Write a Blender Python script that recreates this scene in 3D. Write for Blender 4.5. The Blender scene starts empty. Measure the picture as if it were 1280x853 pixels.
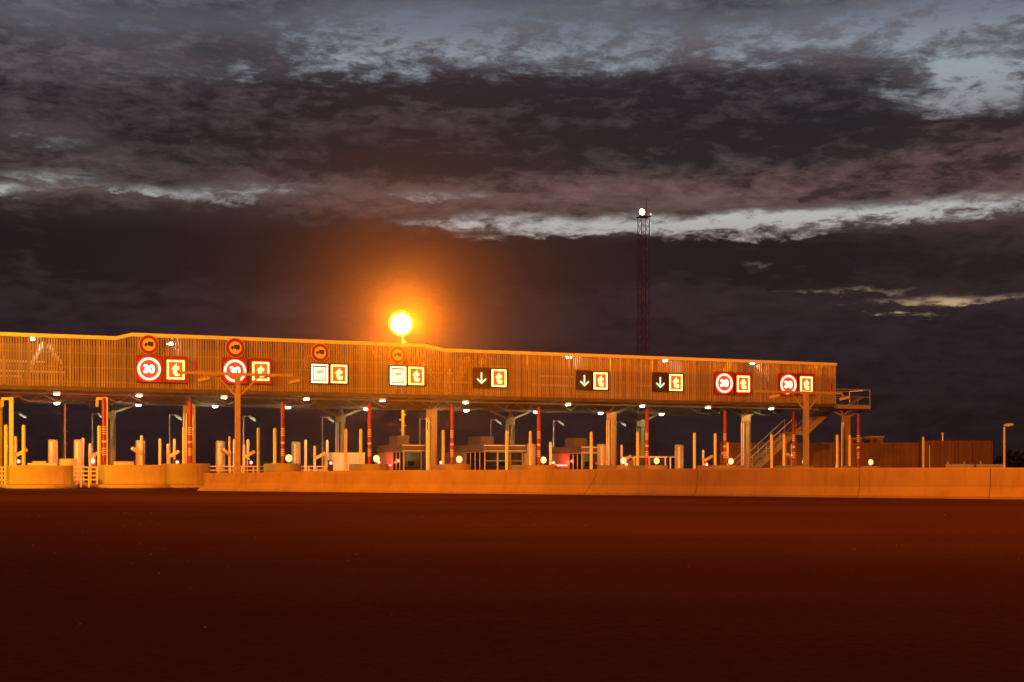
import bpy, bmesh, math, random
from mathutils import Vector, Matrix
random.seed(7)
sc = bpy.context.scene
COL = sc.collection
PI = math.pi

# ------------------------------------------------------------------ camera, sky, lamps, exposure
HAZE = 0.00022
EYE, F, HOR = 1.0, 1778.0, 588.0          # eye height (m), focal length and horizon row in photo pixels
cd = bpy.data.cameras.new("camera"); cam = bpy.data.objects.new("camera", cd); COL.objects.link(cam)
cd.sensor_width = 36.0; cd.lens = 36.0 * F / 1280.0
cd.shift_y = (HOR - 426.5) / 1280.0
cd.clip_start = 0.1; cd.clip_end = 6000
cam.location = (0, 0, EYE); cam.rotation_euler = (PI / 2, 0, 0)
sc.camera = cam

sc.view_settings.view_transform = 'Standard'; sc.view_settings.look = 'None'
sc.view_settings.exposure = 0.0; sc.view_settings.gamma = 1.0
sc.view_settings.use_curve_mapping = False
sc.render.engine = 'CYCLES'
sc.cycles.use_denoising = True
try: sc.cycles.denoiser = 'OPENIMAGEDENOISE'
except Exception: pass
sc.cycles.max_bounces = 6; sc.cycles.diffuse_bounces = 3; sc.cycles.glossy_bounces = 3
sc.cycles.transparent_max_bounces = 12; sc.cycles.volume_bounces = 0
sc.cycles.sample_clamp_indirect = 4.0; sc.cycles.caustics_reflective = False; sc.cycles.caustics_refractive = False
sc.cycles.use_light_tree = True
sc.cycles.blur_glossy = 1.0

def lin(h):
    h = h.lstrip('#'); o = []
    for i in (0, 2, 4):
        c = int(h[i:i+2], 16) / 255.0
        o.append(c / 12.92 if c <= 0.04045 else ((c + 0.055) / 1.055) ** 2.4)
    return tuple(o)

# --- a small expression layer over shader nodes
class E:
    def __init__(s, nt, sock): s.nt, s.k = nt, sock
    def op(s, o, *a):
        n = s.nt.nodes.new('ShaderNodeMath'); n.operation = o
        for i, v in enumerate((s,) + a):
            if isinstance(v, E): s.nt.links.new(v.k, n.inputs[i])
            else: n.inputs[i].default_value = v
        return E(s.nt, n.outputs[0])
    def __add__(s, b): return s.op('ADD', b)
    __radd__ = __add__
    def __sub__(s, b): return s.op('SUBTRACT', b)
    def __mul__(s, b): return s.op('MULTIPLY', b)
    __rmul__ = __mul__
    def __truediv__(s, b): return s.op('DIVIDE', b)
    def exp(s): return s.op('EXPONENT')
    def clamp(s, a=0.0, b=1.0): return s.op('MAXIMUM', a).op('MINIMUM', b)
    def smooth(s, a, b):
        n = s.nt.nodes.new('ShaderNodeMapRange'); n.interpolation_type = 'SMOOTHSTEP'
        s.nt.links.new(s.k, n.inputs[0]); n.inputs[1].default_value = a; n.inputs[2].default_value = b
        return E(s.nt, n.outputs[0])
def vec(nt, x, y, z=0.0):
    n = nt.nodes.new('ShaderNodeCombineXYZ')
    for i, v in enumerate((x, y, z)):
        if isinstance(v, E): nt.links.new(v.k, n.inputs[i])
        else: n.inputs[i].default_value = v
    return n.outputs[0]
def noise(nt, v, scale, detail=6.0, rough=0.55, dist=0.0):
    n = nt.nodes.new('ShaderNodeTexNoise'); nt.links.new(v, n.inputs['Vector'])
    n.inputs['Scale'].default_value = scale; n.inputs['Detail'].default_value = detail
    n.inputs['Roughness'].default_value = rough; n.inputs['Distortion'].default_value = dist
    return E(nt, n.outputs[0])
def mixc(nt, f, a, b, blend='MIX'):
    n = nt.nodes.new('ShaderNodeMix'); n.data_type = 'RGBA'; n.blend_type = blend
    if isinstance(f, E): nt.links.new(f.k, n.inputs[0])
    else: n.inputs[0].default_value = f
    for i, v in ((6, a), (7, b)):
        if isinstance(v, tuple): n.inputs[i].default_value = v[:3] + (1.0,)
        else: nt.links.new(v, n.inputs[i])
    return n.outputs[2]
def ramp(nt, fac, stops):
    n = nt.nodes.new('ShaderNodeValToRGB'); nt.links.new(fac.k, n.inputs[0])
    el = n.color_ramp.elements
    while len(el) < len(stops): el.new(0.5)
    for e, (p, c) in zip(el, stops): e.position = p; e.color = c + (1.0,)
    return n.outputs[0]

# --- dusk sky: a clear sky seen through slots in banked, flat cloud (all in azimuth / elevation)
world = bpy.data.worlds.new("World"); sc.world = world; world.use_nodes = True
nt = world.node_tree; nt.nodes.clear()
tc = nt.nodes.new('ShaderNodeTexCoord'); sx = nt.nodes.new('ShaderNodeSeparateXYZ')
nt.links.new(tc.outputs['Generated'], sx.inputs[0])
dx, dy, dz = (E(nt, sx.outputs[i]) for i in range(3))
az = dx.op('ARCTAN2', dy); elv = dz.op('ARCSINE')
U = az * F; V = elv * F
def sky(px, py):
    q = (px - 640) / F; a = math.atan(q)
    return a * F, math.atan((HOR - py) / F * math.cos(a)) * F
P1 = vec(nt, U * (1 / 420.0), V * (1 / 105.0), 0.3)
P2 = vec(nt, U * (1 / 170.0), V * (1 / 46.0), 4.1)
P3 = vec(nt, U * (1 / 64.0), V * (1 / 21.0), 8.2)
P4 = vec(nt, U * (1 / 30.0), V * (1 / 11.0), 2.7)
n1 = noise(nt, P1, 1.0, 7, 0.58, 0.4) - 0.5
n2 = noise(nt, P2, 1.0, 9, 0.64, 0.7) - 0.5
n3 = noise(nt, P3, 1.0, 7, 0.68, 0.5) - 0.5
n4 = noise(nt, P4, 1.0, 5, 0.7, 0.3) - 0.5
UW = U + n2 * 150.0 + n3 * 60.0
VW = V + n1 * 26.0 + n2 * 46.0 + n3 * 26.0 + n4 * 8.0
def blobs(lst):
    tot = None
    for px, py, sx_, sy_, w in lst:
        u0, v0 = sky(px, py)
        a = (UW - u0) * (1.0 / sx_); b = (VW - v0) * (1.0 / sy_)
        g = ((a * a + b * b) * -0.5).exp() * w
        tot = g if tot is None else tot + g
    return tot
gapf = blobs([(490, 40, 80, 30, .85), (640, 24, 110, 30, .45), (1238, 95, 60, 26, 1.0), (1225, 10, 90, 18, .9), (60, 24, 130, 22, .34), (300, 30, 120, 22, .28),
              (180, 88, 120, 16, .3), (40, 165, 90, 14, .42), (380, 90, 90, 16, .25),
              (200, 240, 110, 7, .7), (75, 214, 50, 6, .5), (12, 236, 26, 8, .5), (330, 232, 60, 6, .5),
              (560, 244, 70, 8, .5), (650, 273, 80, 7, .66), (720, 290, 70, 5, .55), (850, 281, 120, 7, .8), (1030, 270, 130, 7, .92), (960, 292, 90, 4.5, .55), (1190, 252, 110, 11, .72),
              (1210, 377, 110, 6, .78), (1060, 364, 80, 4, .5), (960, 326, 24, 4, .3),
              (760, 40, 170, 30, .34), (960, 60, 190, 30, .40), (1060, 30, 120, 22, .34)])
gap = (gapf * (n3 * 2.6 + n4 * 2.2 + 0.84) + n2 * 0.7).smooth(0.16, 1.0)
thick = blobs([(190, 60, 260, 36, .42), (760, 110, 300, 22, .9), (420, 100, 130, 26, .5), (1010, 165, 330, 26, .8), (560, 190, 330, 22, .55), (150, 140, 180, 22, .35),
               (200, 300, 330, 40, 1.0), (640, 330, 340, 32, .8), (960, 330, 300, 22, .6), (600, 210, 60, 12, .4)])
cl = (thick * 0.70 + n1 * 0.9 + n2 * 1.3 + n3 * 2.0 + n4 * 1.6 + 0.38).clamp(0.0, 1.0)       # 0 thin pale cloud .. 1 thick dark cloud
vv = (V * (1 / 900.0)).clamp(0, 1)
def pv(py): return max(0.0, min(1.0, sky(640, py)[1] / 900.0))
def stops(l): return sorted([(pv(p), lin(h)) for p, h in l])
c_thin = ramp(nt, vv, stops([(-400, '#22222a'), (0, '#6a6b74'), (90, '#625b60'), (150, '#52474a'), (215, '#54484a'), (255, '#6b5856'), (300, '#3c302f'), (420, '#30242a'), (588, '#261a1b')]))
c_dark = ramp(nt, vv, stops([(-400, '#141419'), (0, '#35343d'), (90, '#2a272d'), (150, '#242126'), (215, '#292426'), (255, '#352b2d'), (300, '#201a1d'), (420, '#1e171a'), (588, '#181011')]))
c_gap = ramp(nt, vv, stops([(-400, '#262b34'), (0, '#5d6476'), (40, '#747a89'), (100, '#98a2ab'), (160, '#8d8c92'), (230, '#9c9c9c'), (275, '#b6b7b5'), (330, '#9c8880'), (380, '#c3a582'), (588, '#3a2420')]))
body = mixc(nt, cl, c_thin, c_dark)
pink = (blobs([(850, 75, 170, 26, .5), (1000, 235, 330, 20, .62), (720, 245, 150, 16, .5), (1290, 190, 130, 60, .75), (560, 330, 260, 60, .3), (1180, 215, 160, 30, .4), (1240, 320, 110, 40, .4)]) + n3 * 0.8 + n4 * 0.5).smooth(0.1, 1.2)
body = mixc(nt, pink * 0.55, body, mixc(nt, cl, lin('#7d5c58'), lin('#3d2b2b')))
skyc = mixc(nt, gap, body, c_gap)
below = dz.smooth(-0.02, 0.0)
skyc = mixc(nt, below, lin('#120b0b'), skyc)
bg = nt.nodes.new('ShaderNodeBackground'); nt.links.new(skyc, bg.inputs[0]); bg.inputs[1].default_value = 1.0
wo = nt.nodes.new('ShaderNodeOutputWorld'); nt.links.new(bg.outputs[0], wo.inputs[0])

# --- sodium light from outside the picture: bare unseen spots, placed by effect
SOD = (1.0, 0.20, 0.0)
def flood(loc, aim, watts, half, blend=1.0, col=SOD):
    l = bpy.data.lights.new("unseen_sodium_spot", 'SPOT'); l.energy = watts; l.color = col
    l.spot_size = math.radians(half * 2); l.spot_blend = blend; l.shadow_soft_size = 0.5
    o = bpy.data.objects.new("unseen_sodium_spot", l); COL.objects.link(o); o.location = loc
    o.rotation_euler = (Vector(aim) - Vector(loc)).to_track_quat('-Z', 'Y').to_euler()
flood((-42, 58, 13), (-26, 84, 3), 50000, 40, 1.0, (1.0, .36, .006))
flood((-10, 14, 20), (-10, 88, 9), 245000, 27)  # this spot and the next are added to light the slat front
flood((20, 14, 18), (20, 98, 9), 245000, 26)
for lx, ly, lz, lw in ((-26, 48, 17.6, 12000), (-2, 46, 17.2, 10500), (27, 34, 14, 17500), (2, 26, 11, 3500), (-9, 3, 12, 2000), (12, 17, 13, 5200)):
    flood((lx, ly, lz), (lx, ly + 3, 0), lw, 80, .6, (1.0, .165, 0.0))

# ------------------------------------------------------------------ the plaza's own axes: s along the front, t to the back
TH = math.atan(F / 4030.0); CS, SN = math.cos(TH), math.sin(TH); Y0 = 95.0
def W(s, t, z=0.0): return Vector((CS * s - SN * t, Y0 + SN * s + CS * t, z))
def S(px, t):
    q = (px - 640) / F
    return (Y0 * q + t * (CS * q + SN)) / (CS - SN * q)
def D(s, t): return Y0 + SN * s + CS * t
def Z(py, s, t): return EYE + (HOR - py) * D(s, t) / F

# ------------------------------------------------------------------ mesh and object helpers
class MB:
    def __init__(s): s.v, s.f = [], []
    def add(s, vs, fs):
        o = len(s.v); s.v += [tuple(p) for p in vs]; s.f += [tuple(i + o for i in f) for f in fs]; return s
    def box(s, x0, x1, y0, y1, z0, z1):
        return s.add([(x0,y0,z0),(x1,y0,z0),(x1,y1,z0),(x0,y1,z0),(x0,y0,z1),(x1,y0,z1),(x1,y1,z1),(x0,y1,z1)],
                     [(3,2,1,0),(4,5,6,7),(0,1,5,4),(1,2,6,5),(2,3,7,6),(3,0,4,7)])
    def bar(s, a, b, w, h=None):
        """square bar from a to b"""
        h = h or w; a, b = Vector(a), Vector(b); d = (b - a).normalized()
        up = Vector((0, 0, 1)) if abs(d.z) < 0.95 else Vector((0, 1, 0))
        r = d.cross(up).normalized() * w / 2; u = r.cross(d).normalized() * h / 2
        vs = [p + i * r + j * u for p in (a, b) for i, j in ((-1,-1),(1,-1),(1,1),(-1,1))]
        return s.add(vs, [(0,1,2,3),(7,6,5,4),(4,5,1,0),(5,6,2,1),(6,7,3,2),(7,4,0,3)])
    def tube(s, a, b, r0, r1=None, n=12, dome=False):
        r1 = r0 if r1 is None else r1; a, b = Vector(a), Vector(b); d = (b - a).normalized()
        up = Vector((0, 0, 1)) if abs(d.z) < 0.95 else Vector((0, 1, 0))
        r = d.cross(up).normalized(); u = r.cross(d).normalized(); rings = [(a, r0), (b, r1)]
        if dome: rings += [(b + d * r1 * 0.6, r1 * 0.75), (b + d * r1 * 0.9, r1 * 0.3)]
        vs = [c + (r * math.cos(2*PI*i/n) + u * math.sin(2*PI*i/n)) * q for c, q in rings for i in range(n)]
        fs = [tuple(range(n)), tuple(reversed(range(n*(len(rings)-1), n*len(rings))))]
        for k in range(len(rings) - 1):
            for i in range(n):
                j = (i + 1) % n; fs.append((k*n+j, k*n+i, (k+1)*n+i, (k+1)*n+j))
        return s.add(vs, fs)
    def ring(s, c, ro, ri, y0, y1, n=48):
        """flat ring facing -y"""
        vs = []
        for y in (y0, y1):
            for r in (ro, ri): vs += [(c[0] + r*math.cos(2*PI*i/n), y, c[1] + r*math.sin(2*PI*i/n)) for i in range(n)]
        fs = []
        for i in range(n):
            j = (i + 1) % n
            fs += [(i, j, n+j, n+i), (2*n+j, 2*n+i, 3*n+i, 3*n+j), (j, i, 2*n+i, 2*n+j), (n+i, n+j, 3*n+j, 3*n+i)]
        return s.add(vs, fs)
    def prism(s, poly, lo, hi, axis='z'):
        """polygon extruded along an axis"""
        n = len(poly)
        def m(p, k): return {'z': (p[0], p[1], k), 'y': (p[0], k, p[1]), 'x': (k, p[0], p[1])}[axis]
        vs = [m(p, lo) for p in poly] + [m(p, hi) for p in poly]
        fs = [tuple(reversed(range(n))), tuple(range(n, 2*n))] + [(i, (i+1) % n, n + (i+1) % n, n + i) for i in range(n)]
        return s.add(vs, fs)
    def build(s, name, m, parent=None, smooth=False, bevel=0.0):
        me = bpy.data.meshes.new(name); me.from_pydata(s.v, [], s.f)
        bm = bmesh.new(); bm.from_mesh(me); bmesh.ops.recalc_face_normals(bm, faces=bm.faces); bm.to_mesh(me); bm.free()
        me.materials.append(m)
        if smooth:
            for p in me.polygons: p.use_smooth = True
            try: me.set_sharp_from_angle(angle=math.radians(40))
            except Exception: pass
        o = bpy.data.objects.new(name, me); COL.objects.link(o)
        if parent is not None: o.parent = parent
        if bevel:
            b = o.modifiers.new("bevel", 'BEVEL'); b.width = bevel; b.segments = 2; b.limit_method = 'ANGLE'
        return o

def tag(o, label, cat, group=None):
    o['label'] = label; o['category'] = cat
    if group: o['group'] = group
    return o
def thing(name, label, cat, s, t, z=0.0, group=None, rz=TH, loc=None):
    o = bpy.data.objects.new(name, None); COL.objects.link(o); o.empty_display_size = 0.3
    o.location = loc if loc is not None else W(s, t, z); o.rotation_euler = (0, 0, rz)
    return tag(o, label, cat, group)
def struct(o, kind='structure'): o['kind'] = kind; return o
def dup(root, loc, label, rz=None):
    r = root.copy(); COL.objects.link(r); r.location = loc; r['label'] = label
    if rz is not None: r.rotation_euler = (0, 0, rz)
    for ch in root.children:
        c = ch.copy(); COL.objects.link(c); c.parent = r
        for g in ch.children:
            d = g.copy(); COL.objects.link(d); d.parent = c
    return r
ORD = ['', 'first', 'second', 'third', 'fourth', 'fifth', 'sixth', 'seventh', 'eighth', 'ninth', 'tenth', 'eleventh', 'twelfth', 'thirteenth']

# ------------------------------------------------------------------ materials
def mat(name, col, rough=0.6, metal=0.0, var=0.15, scale=3.0, bump=0.0, spec=0.5, stain=None):
    m = bpy.data.materials.new(name); m.use_nodes = True; t = m.node_tree; b = t.nodes['Principled BSDF']
    tcn = t.nodes.new('ShaderNodeTexCoord')
    n = noise(t, tcn.outputs['Object'], scale, 6, 0.6)
    c0 = tuple(min(1, c * (1 - var)) for c in col); c1 = tuple(min(1, c * (1 + var)) for c in col)
    c = mixc(t, n.smooth(0.3, 0.7), c0, c1)
    if stain:
        mp = t.nodes.new('ShaderNodeMapping'); mp.inputs['Scale'].default_value = (2.2, 2.2, 0.25)
        t.links.new(tcn.outputs['Object'], mp.inputs[0])
        n2_ = noise(t, mp.outputs[0], 1.6, 7, 0.65)
        c = mixc(t, n2_.smooth(0.52, 0.75) * 0.6, c, stain)
    t.links.new(c, b.inputs['Base Color'])
    b.inputs['Roughness'].default_value = rough; b.inputs['Metallic'].default_value = metal
    b.inputs['Specular IOR Level'].default_value = spec
    if bump:
        bn = t.nodes.new('ShaderNodeBump'); bn.inputs['Strength'].default_value = bump; bn.inputs['Distance'].default_value = 0.02
        t.links.new(noise(t, tcn.outputs['Object'], scale * 9, 5, 0.6).k, bn.inputs['Height']); t.links.new(bn.outputs[0], b.inputs['Normal'])
    return m
def glow(name, col, strength, core=None):
    m = bpy.data.materials.new(name); m.use_nodes = True; t = m.node_tree; b = t.nodes['Principled BSDF']
    b.inputs['Base Color'].default_value = tuple(min(1, c) * 0.5 for c in col) + (1,)
    b.inputs['Emission Color'].default_value = col + (1,); b.inputs['Emission Strength'].default_value = strength
    tcn = t.nodes.new('ShaderNodeTexCoord'); n = noise(t, tcn.outputs['Object'], 30.0, 2)
    t.links.new((n * 0.3 + 0.85).__mul__(strength).k, b.inputs['Emission Strength'])
    return m
def slat_mat(name, cols, pitch, axis=0, rough=0.75):
    """weathered timber: every board its own tone, with grain along it"""
    m = bpy.data.materials.new(name); m.use_nodes = True; t = m.node_tree; b = t.nodes['Principled BSDF']
    tcn = t.nodes.new('ShaderNodeTexCoord'); sp = t.nodes.new('ShaderNodeSeparateXYZ'); t.links.new(tcn.outputs['Object'], sp.inputs[0])
    k = (E(t, sp.outputs[axis]) * (1.0 / pitch)).op('FLOOR')
    wn = t.nodes.new('ShaderNodeTexWhiteNoise'); wn.noise_dimensions = '1D'; t.links.new(k.k, wn.inputs['W'])
    c = ramp(t, E(t, wn.outputs['Value']), [(i / (len(cols) - 1), c) for i, c in enumerate(cols)])
    mp = t.nodes.new('ShaderNodeMapping'); mp.inputs['Scale'].default_value = (9, 9, 0.7); t.links.new(tcn.outputs['Object'], mp.inputs[0])
    g = noise(t, mp.outputs[0], 2.0, 6, 0.65)
    big = noise(t, tcn.outputs['Object'], 0.22, 4, 0.6)
    c = mixc(t, (g * 0.7 + big * 0.5).smooth(0.5, 0.95) * 0.6, c, tuple(x * 0.35 for x in cols[0]))
    t.links.new(c, b.inputs['Base Color']); b.inputs['Roughness'].default_value = rough
    return m

M = {}
M['slat'] = slat_mat('larch_slats', [(.24,.20,.14), (.40,.34,.25), (.31,.26,.18), (.48,.42,.32), (.36,.30,.21)], 0.15)
M['fence'] = slat_mat('fence_boards', [(.13,.08,.05), (.20,.12,.08), (.16,.095,.065), (.24,.15,.10)], 0.16)
M['timber_dark'] = slat_mat('inner_timber', [(.16,.09,.05), (.22,.13,.07)], 0.3)
M['coping'] = mat('coping_metal', (.84,.86,.55), 0.45, 0.0, .08)
M['steel'] = mat('grey_painted_steel', (.30,.29,.26), 0.5, 0.0, .12, 1.5)
M['steel_dark'] = mat('dark_painted_steel', (.09,.085,.075), 0.5, 0.0, .2, 1.5)
M['deck'] = mat('deck_sheet', (.20,.19,.165), 0.55, 0.0, .15, .6)
M['galv'] = mat('galvanised_steel', (.55,.55,.52), 0.4, 0.4, .12, 6)
M['concrete'] = mat('concrete', (.335,.295,.185), 0.85, 0, .10, .8, .25, .3, (.21,.17,.12))
M['concrete_pale'] = mat('pale_concrete', (.47,.43,.28), 0.85, 0, .10, .9, .25, .3, (.33,.30,.26))
M['yellow'] = mat('yellow_painted_pole', (.84,.78,.46), 0.45, 0, .08, 4)
M['white'] = mat('white_paint', (.84,.84,.78), 0.45, 0, .06, 4, 0, .5, (.5,.48,.43))
M['box'] = mat('pillar_shell', (.48,.42,.24), 0.5, 0, .1, 3, 0, .5, (.3,.27,.2))
M['red'] = mat('red_paint', (.27,.016,.012), 0.4, 0, .12, 5)
M['reflect'] = mat('white_reflective_band', (.8,.74,.66), 0.35, 0, .05, 6)
M['black'] = mat('black_paint', (.015,.015,.015), 0.45, 0, .2, 5)
M['sign_white'] = mat('sign_face', (.72,.68,.60), 0.5, 0, .04, 5)
M['sign_case'] = mat('sign_case', (.055,.022,.018), 0.55, 0, .15, 5)
M['sign_case_redlit'] = mat('sign_case_redlit', (.30,.03,.024), 0.55, 0, .15, 5)  # case colour reddened to carry the red glow of the signs
M['roof'] = mat('booth_roof', (.10,.095,.09), 0.55, 0, .15, 2)
M['stainless'] = mat('stainless_panel', (.50,.48,.46), 0.32, 0.5, .08, 3)
M['tower'] = mat('mast_steel', (.03,.012,.011), 0.6, 0.0, .2, 1)
M['column'] = mat('column_paint', (.31,.25,.105), 0.5, 0, .12, 1.5)
M['orange_steel'] = mat('mast_paint', (.36,.32,.26), 0.5, 0, .1, 3)
M['led_red'] = glow('red_leds', (1.0, .14, .10), 8.0)
M['led_num'] = glow('numeral_leds', (1.0, .36, .22), 9.0)
M['led_amber'] = glow('amber_leds', (1.0, .40, .10), 6.0)
M['amber_bloom'] = glow('amber_bloom_glow', (1.0, .22, .03), .34)  # weak emission stands in for bloom around the letter
M['red_bloom'] = glow('red_bloom_glow', (1.0, .10, .04), .42)  # weak emission stands in for bloom inside the ring
M['led_white'] = glow('white_leds', (1.0, .80, .40), 4.0)
M['led_field'] = glow('field_leds', (1.0, .84, .45), 1.9)
M['led_card'] = glow('card_leds', (1.0, .55, .16), .8)
M['led_green'] = glow('arrow_leds', (.46, 1.0, .60), 1.1)
M['beacon'] = glow('beacon_lens', (1.0, .52, .26), 1.8)
M['beacon_core'] = glow('beacon_core', (1.0, .62, .06), 1.35)
M['red_lamp'] = glow('red_lamp_lens', (1.0, .045, .035), 11.0)
M['red_core'] = glow('red_lamp_core', (1.0, .5, .4), 9.0)
M['red_reflection'] = glow('red_reflection_glow', (1.0, .10, .07), 7.0)  # emission stands in for a red reflection on the booth wall
M['down'] = glow('downlight_lens', (1.0, .86, .56), 4.0)
M['down_core'] = glow('downlight_core', (1.0, .82, .44), 430.0)
M['gallery'] = glow('gallery_lens', (1.0, .88, .62), 150.0)
M['panel'] = glow('lane_lamp_lens', (.80, .88, .52), .9)
M['sodium'] = glow('sodium_lens', (1.0, .50, .10), 60.0)
M['towerlamp'] = glow('mast_floodlight_lens', (1.0, .80, .45), 40.0)

g = bpy.data.materials.new('booth_glass'); g.use_nodes = True; t = g.node_tree; t.nodes.clear()
o_ = t.nodes.new('ShaderNodeOutputMaterial'); mx = t.nodes.new('ShaderNodeMixShader'); tr = t.nodes.new('ShaderNodeBsdfTransparent')
gl = t.nodes.new('ShaderNodeBsdfGlossy'); gl.inputs['Roughness'].default_value = .03; tr.inputs[0].default_value = (.55, .60, .52, 1)
fr = t.nodes.new('ShaderNodeFresnel'); fr.inputs[0].default_value = 1.5
t.links.new(fr.outputs[0], mx.inputs[0]); t.links.new(tr.outputs[0], mx.inputs[1]); t.links.new(gl.outputs[0], mx.inputs[2]); t.links.new(mx.outputs[0], o_.inputs[0])
M['glass'] = g

# asphalt: fine grain, soft wheel-worn bands, patches
a = bpy.data.materials.new('asphalt'); a.use_nodes = True; t = a.node_tree; b = t.nodes['Principled BSDF']
tcn = t.nodes.new('ShaderNodeTexCoord')
mp = t.nodes.new('ShaderNodeMapping'); mp.inputs['Scale'].default_value = (.03, .22, 1); mp.inputs['Rotation'].default_value = (0, 0, .18); t.links.new(tcn.outputs['Object'], mp.inputs[0])
bands = noise(t, mp.outputs[0], 1.0, 5, .55); fine = noise(t, tcn.outputs['Object'], 45.0, 3, .7); patch = noise(t, tcn.outputs['Object'], .12, 5, .6)
c = mixc(t, (bands * .6 + patch * .6).smooth(.35, .9), (.068, .035, .025), (.098, .051, .037))
med = noise(t, tcn.outputs['Object'], 9.0, 6, .75)
c = mixc(t, med.smooth(.4, .75) * .45, c, (.022, .012, .009))
c = mixc(t, fine.smooth(.60, .72) * .6, c, (.17, .11, .085))
t.links.new(c, b.inputs['Base Color']); b.inputs['Roughness'].default_value = .85; b.inputs['Specular IOR Level'].default_value = .0
bn = t.nodes.new('ShaderNodeBump'); bn.inputs['Strength'].default_value = .5; bn.inputs['Distance'].default_value = .01
t.links.new(fine.k, bn.inputs['Height']); t.links.new(bn.outputs[0], b.inputs['Normal'])
M['asphalt'] = a
M['shadow_strip'] = mat('shadow_asphalt', (.022, .014, .011), .8, 0, .2, 2)  # dark colour painting the shadow line at the barrier foot

# ------------------------------------------------------------------ ground
gr = MB().add([(-1400, -150, 0), (1400, -150, 0), (1400, 1500, 0), (-1400, 1500, 0)], [(0, 1, 2, 3)]).build('road', M['asphalt']); struct(gr)

pb = MB(); rp = random.Random(11)
for k in range(46):                                              # loose chippings on the road
    yy = rp.uniform(7, 34); xx = rp.uniform(-.4, .4) * yy; r = rp.uniform(.25, .6) * .0009 * yy ** .8 + .003
    if (k % 3 == 0): xx = -.26 * yy + rp.uniform(-.5, .5)
    b_ = bmesh.new(); bmesh.ops.create_icosphere(b_, subdivisions=1, radius=r)
    pb.add([(v.co.x * rp.uniform(.7, 1.3) + xx, v.co.y * rp.uniform(.7, 1.3) + yy, max(0, v.co.z * .8 + r * .5)) for v in b_.verts], [tuple(v.index for v in f.verts) for f in b_.faces]); b_.free()
M['chip'] = mat('pale_stone', (.45, .42, .38), .8, 0, .2, 20)
po = pb.build('loose_gravel', M['chip']); po['label'] = 'few pale loose stone chips scattered on the dark road'; po['category'] = 'gravel'; struct(po, 'stuff')

# ------------------------------------------------------------------ toll canopy
SL, SR = -38.0, S(1045, 0)
K = [S(p, 0) for p in (145, 165, 530, 555)]
ZT0, ZT1, ZB = EYE + 7.96, EYE + 8.21, EYE + 4.93
def ztop(s):
    if s < K[0] or s > K[3]: return ZT0
    if s < K[1]: return ZT0 + (ZT1 - ZT0) * (s - K[0]) / (K[1] - K[0])
    if s > K[2]: return ZT1 + (ZT0 - ZT1) * (s - K[2]) / (K[3] - K[2])
    return ZT1
canopy = thing('toll_canopy', 'long toll plaza canopy with a timber slat front on steel columns', 'canopy', 0, 0)
m = MB(); s = SL; i = 0
while s < SR - 0.05:
    w = .088 + random.uniform(-.008, .008); dz_ = random.uniform(-.02, .02)
    m.box(s, s + w, random.uniform(-.01, .01), .05, ZB + dz_, ztop(s) - .2)
    s += .15
m2 = MB(); tt = .1
while tt < 3.2:
    m2.box(SR - .04, SR + .01, tt, tt + .09, ZB, ZT0 - .2); tt += .15
m.build('slat_screen', M['slat'], canopy); m2.build('end_screen', M['slat'], canopy)
pts = [(SL, ZT0), (K[0], ZT0), (K[1], ZT1), (K[2], ZT1), (K[3], ZT0), (SR + .04, ZT0)]
cp = MB()
cp.prism([(p[0], p[1] - .21) for p in pts] + [(p[0], p[1]) for p in reversed(pts)], -.06, .22, 'y')
cp.box(SR - .06, SR + .05, .23, 3.3, ZT0 - .21, ZT0)
cp.build('coping', M['coping'], canopy)
fm = MB()
for zz in (ZB + .25, ZB + 1.1, ZB + 1.95): fm.box(SL, SR - .06, .06, .12, zz, zz + .07)
for px in range(-120, 1046, 52):
    q = S(px, .2); fm.box(q - .06, q + .06, .125, .27, ZB, ztop(q) - .22)
fm.build('screen_frame', M['steel'], canopy)
MB().box(SL, SR - .1, 3.2, 3.3, ZB + .15, ZT0 - .35).build('gallery_wall', M['timber_dark'], canopy)
TB = 17.3
dk = MB().box(SL, SR, .13, TB, ZB - .02, ZB + .12)
q = SL
while q < SR:                                                    # ribs of the sheet deck
    dk.box(q, q + .12, .4, TB - .35, ZB - .10, ZB - .021); q += .6
dk.build('roof_deck', M['deck'], canopy)
MB().box(SL, SR, -.02, .38, ZB - .25, ZB - .024).build('front_beam', M['steel_dark'], canopy)
MB().box(SL, SR, TB - .3, TB + .02, ZB - .16, ZB + .3).build('rear_beam', M['steel'], canopy)
for tb in (3.0, 6.6, 10.2, 15.5):
    MB().box(SL, SR - .1, tb - .1, tb + .1, ZB - .34, ZB - .105).build('long_beam', M['steel'], canopy)
MB().box(SL, SR - 1, .75, 1.0, ZB - .42, ZB - .33).build('cable_tray', M['galv'], canopy)
q = SL + 1.5
while q < SR - 3:                                                # zigzag bracing, one length per bay
    br = MB()
    for k in range(4):
        a0, a1 = q + k * .85, q + (k + 1) * .85
        z0_, z1_ = (ZB - .36, ZB - .75) if k % 2 == 0 else (ZB - .75, ZB - .36)
        br.tube((a0, 3.0, z0_), (a1, 3.0 + 1.2 * (k % 2), z1_), .045, n=8)
    br.tube((q + .85, 3.0, ZB - .75), (q + 2.55, 4.2, ZB - .75), .05, n=8)
    br.build('brace', M['galv'], canopy); q += 5.2
front_cols = [(-6, 1.2), (236, 3.0), (538.5, 3.0), (763, 3.0), (931, 3.0)]
back_cols = [(137, 15.5), (425, 15.5), (637, 15.5), (800, 15.5)]
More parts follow.
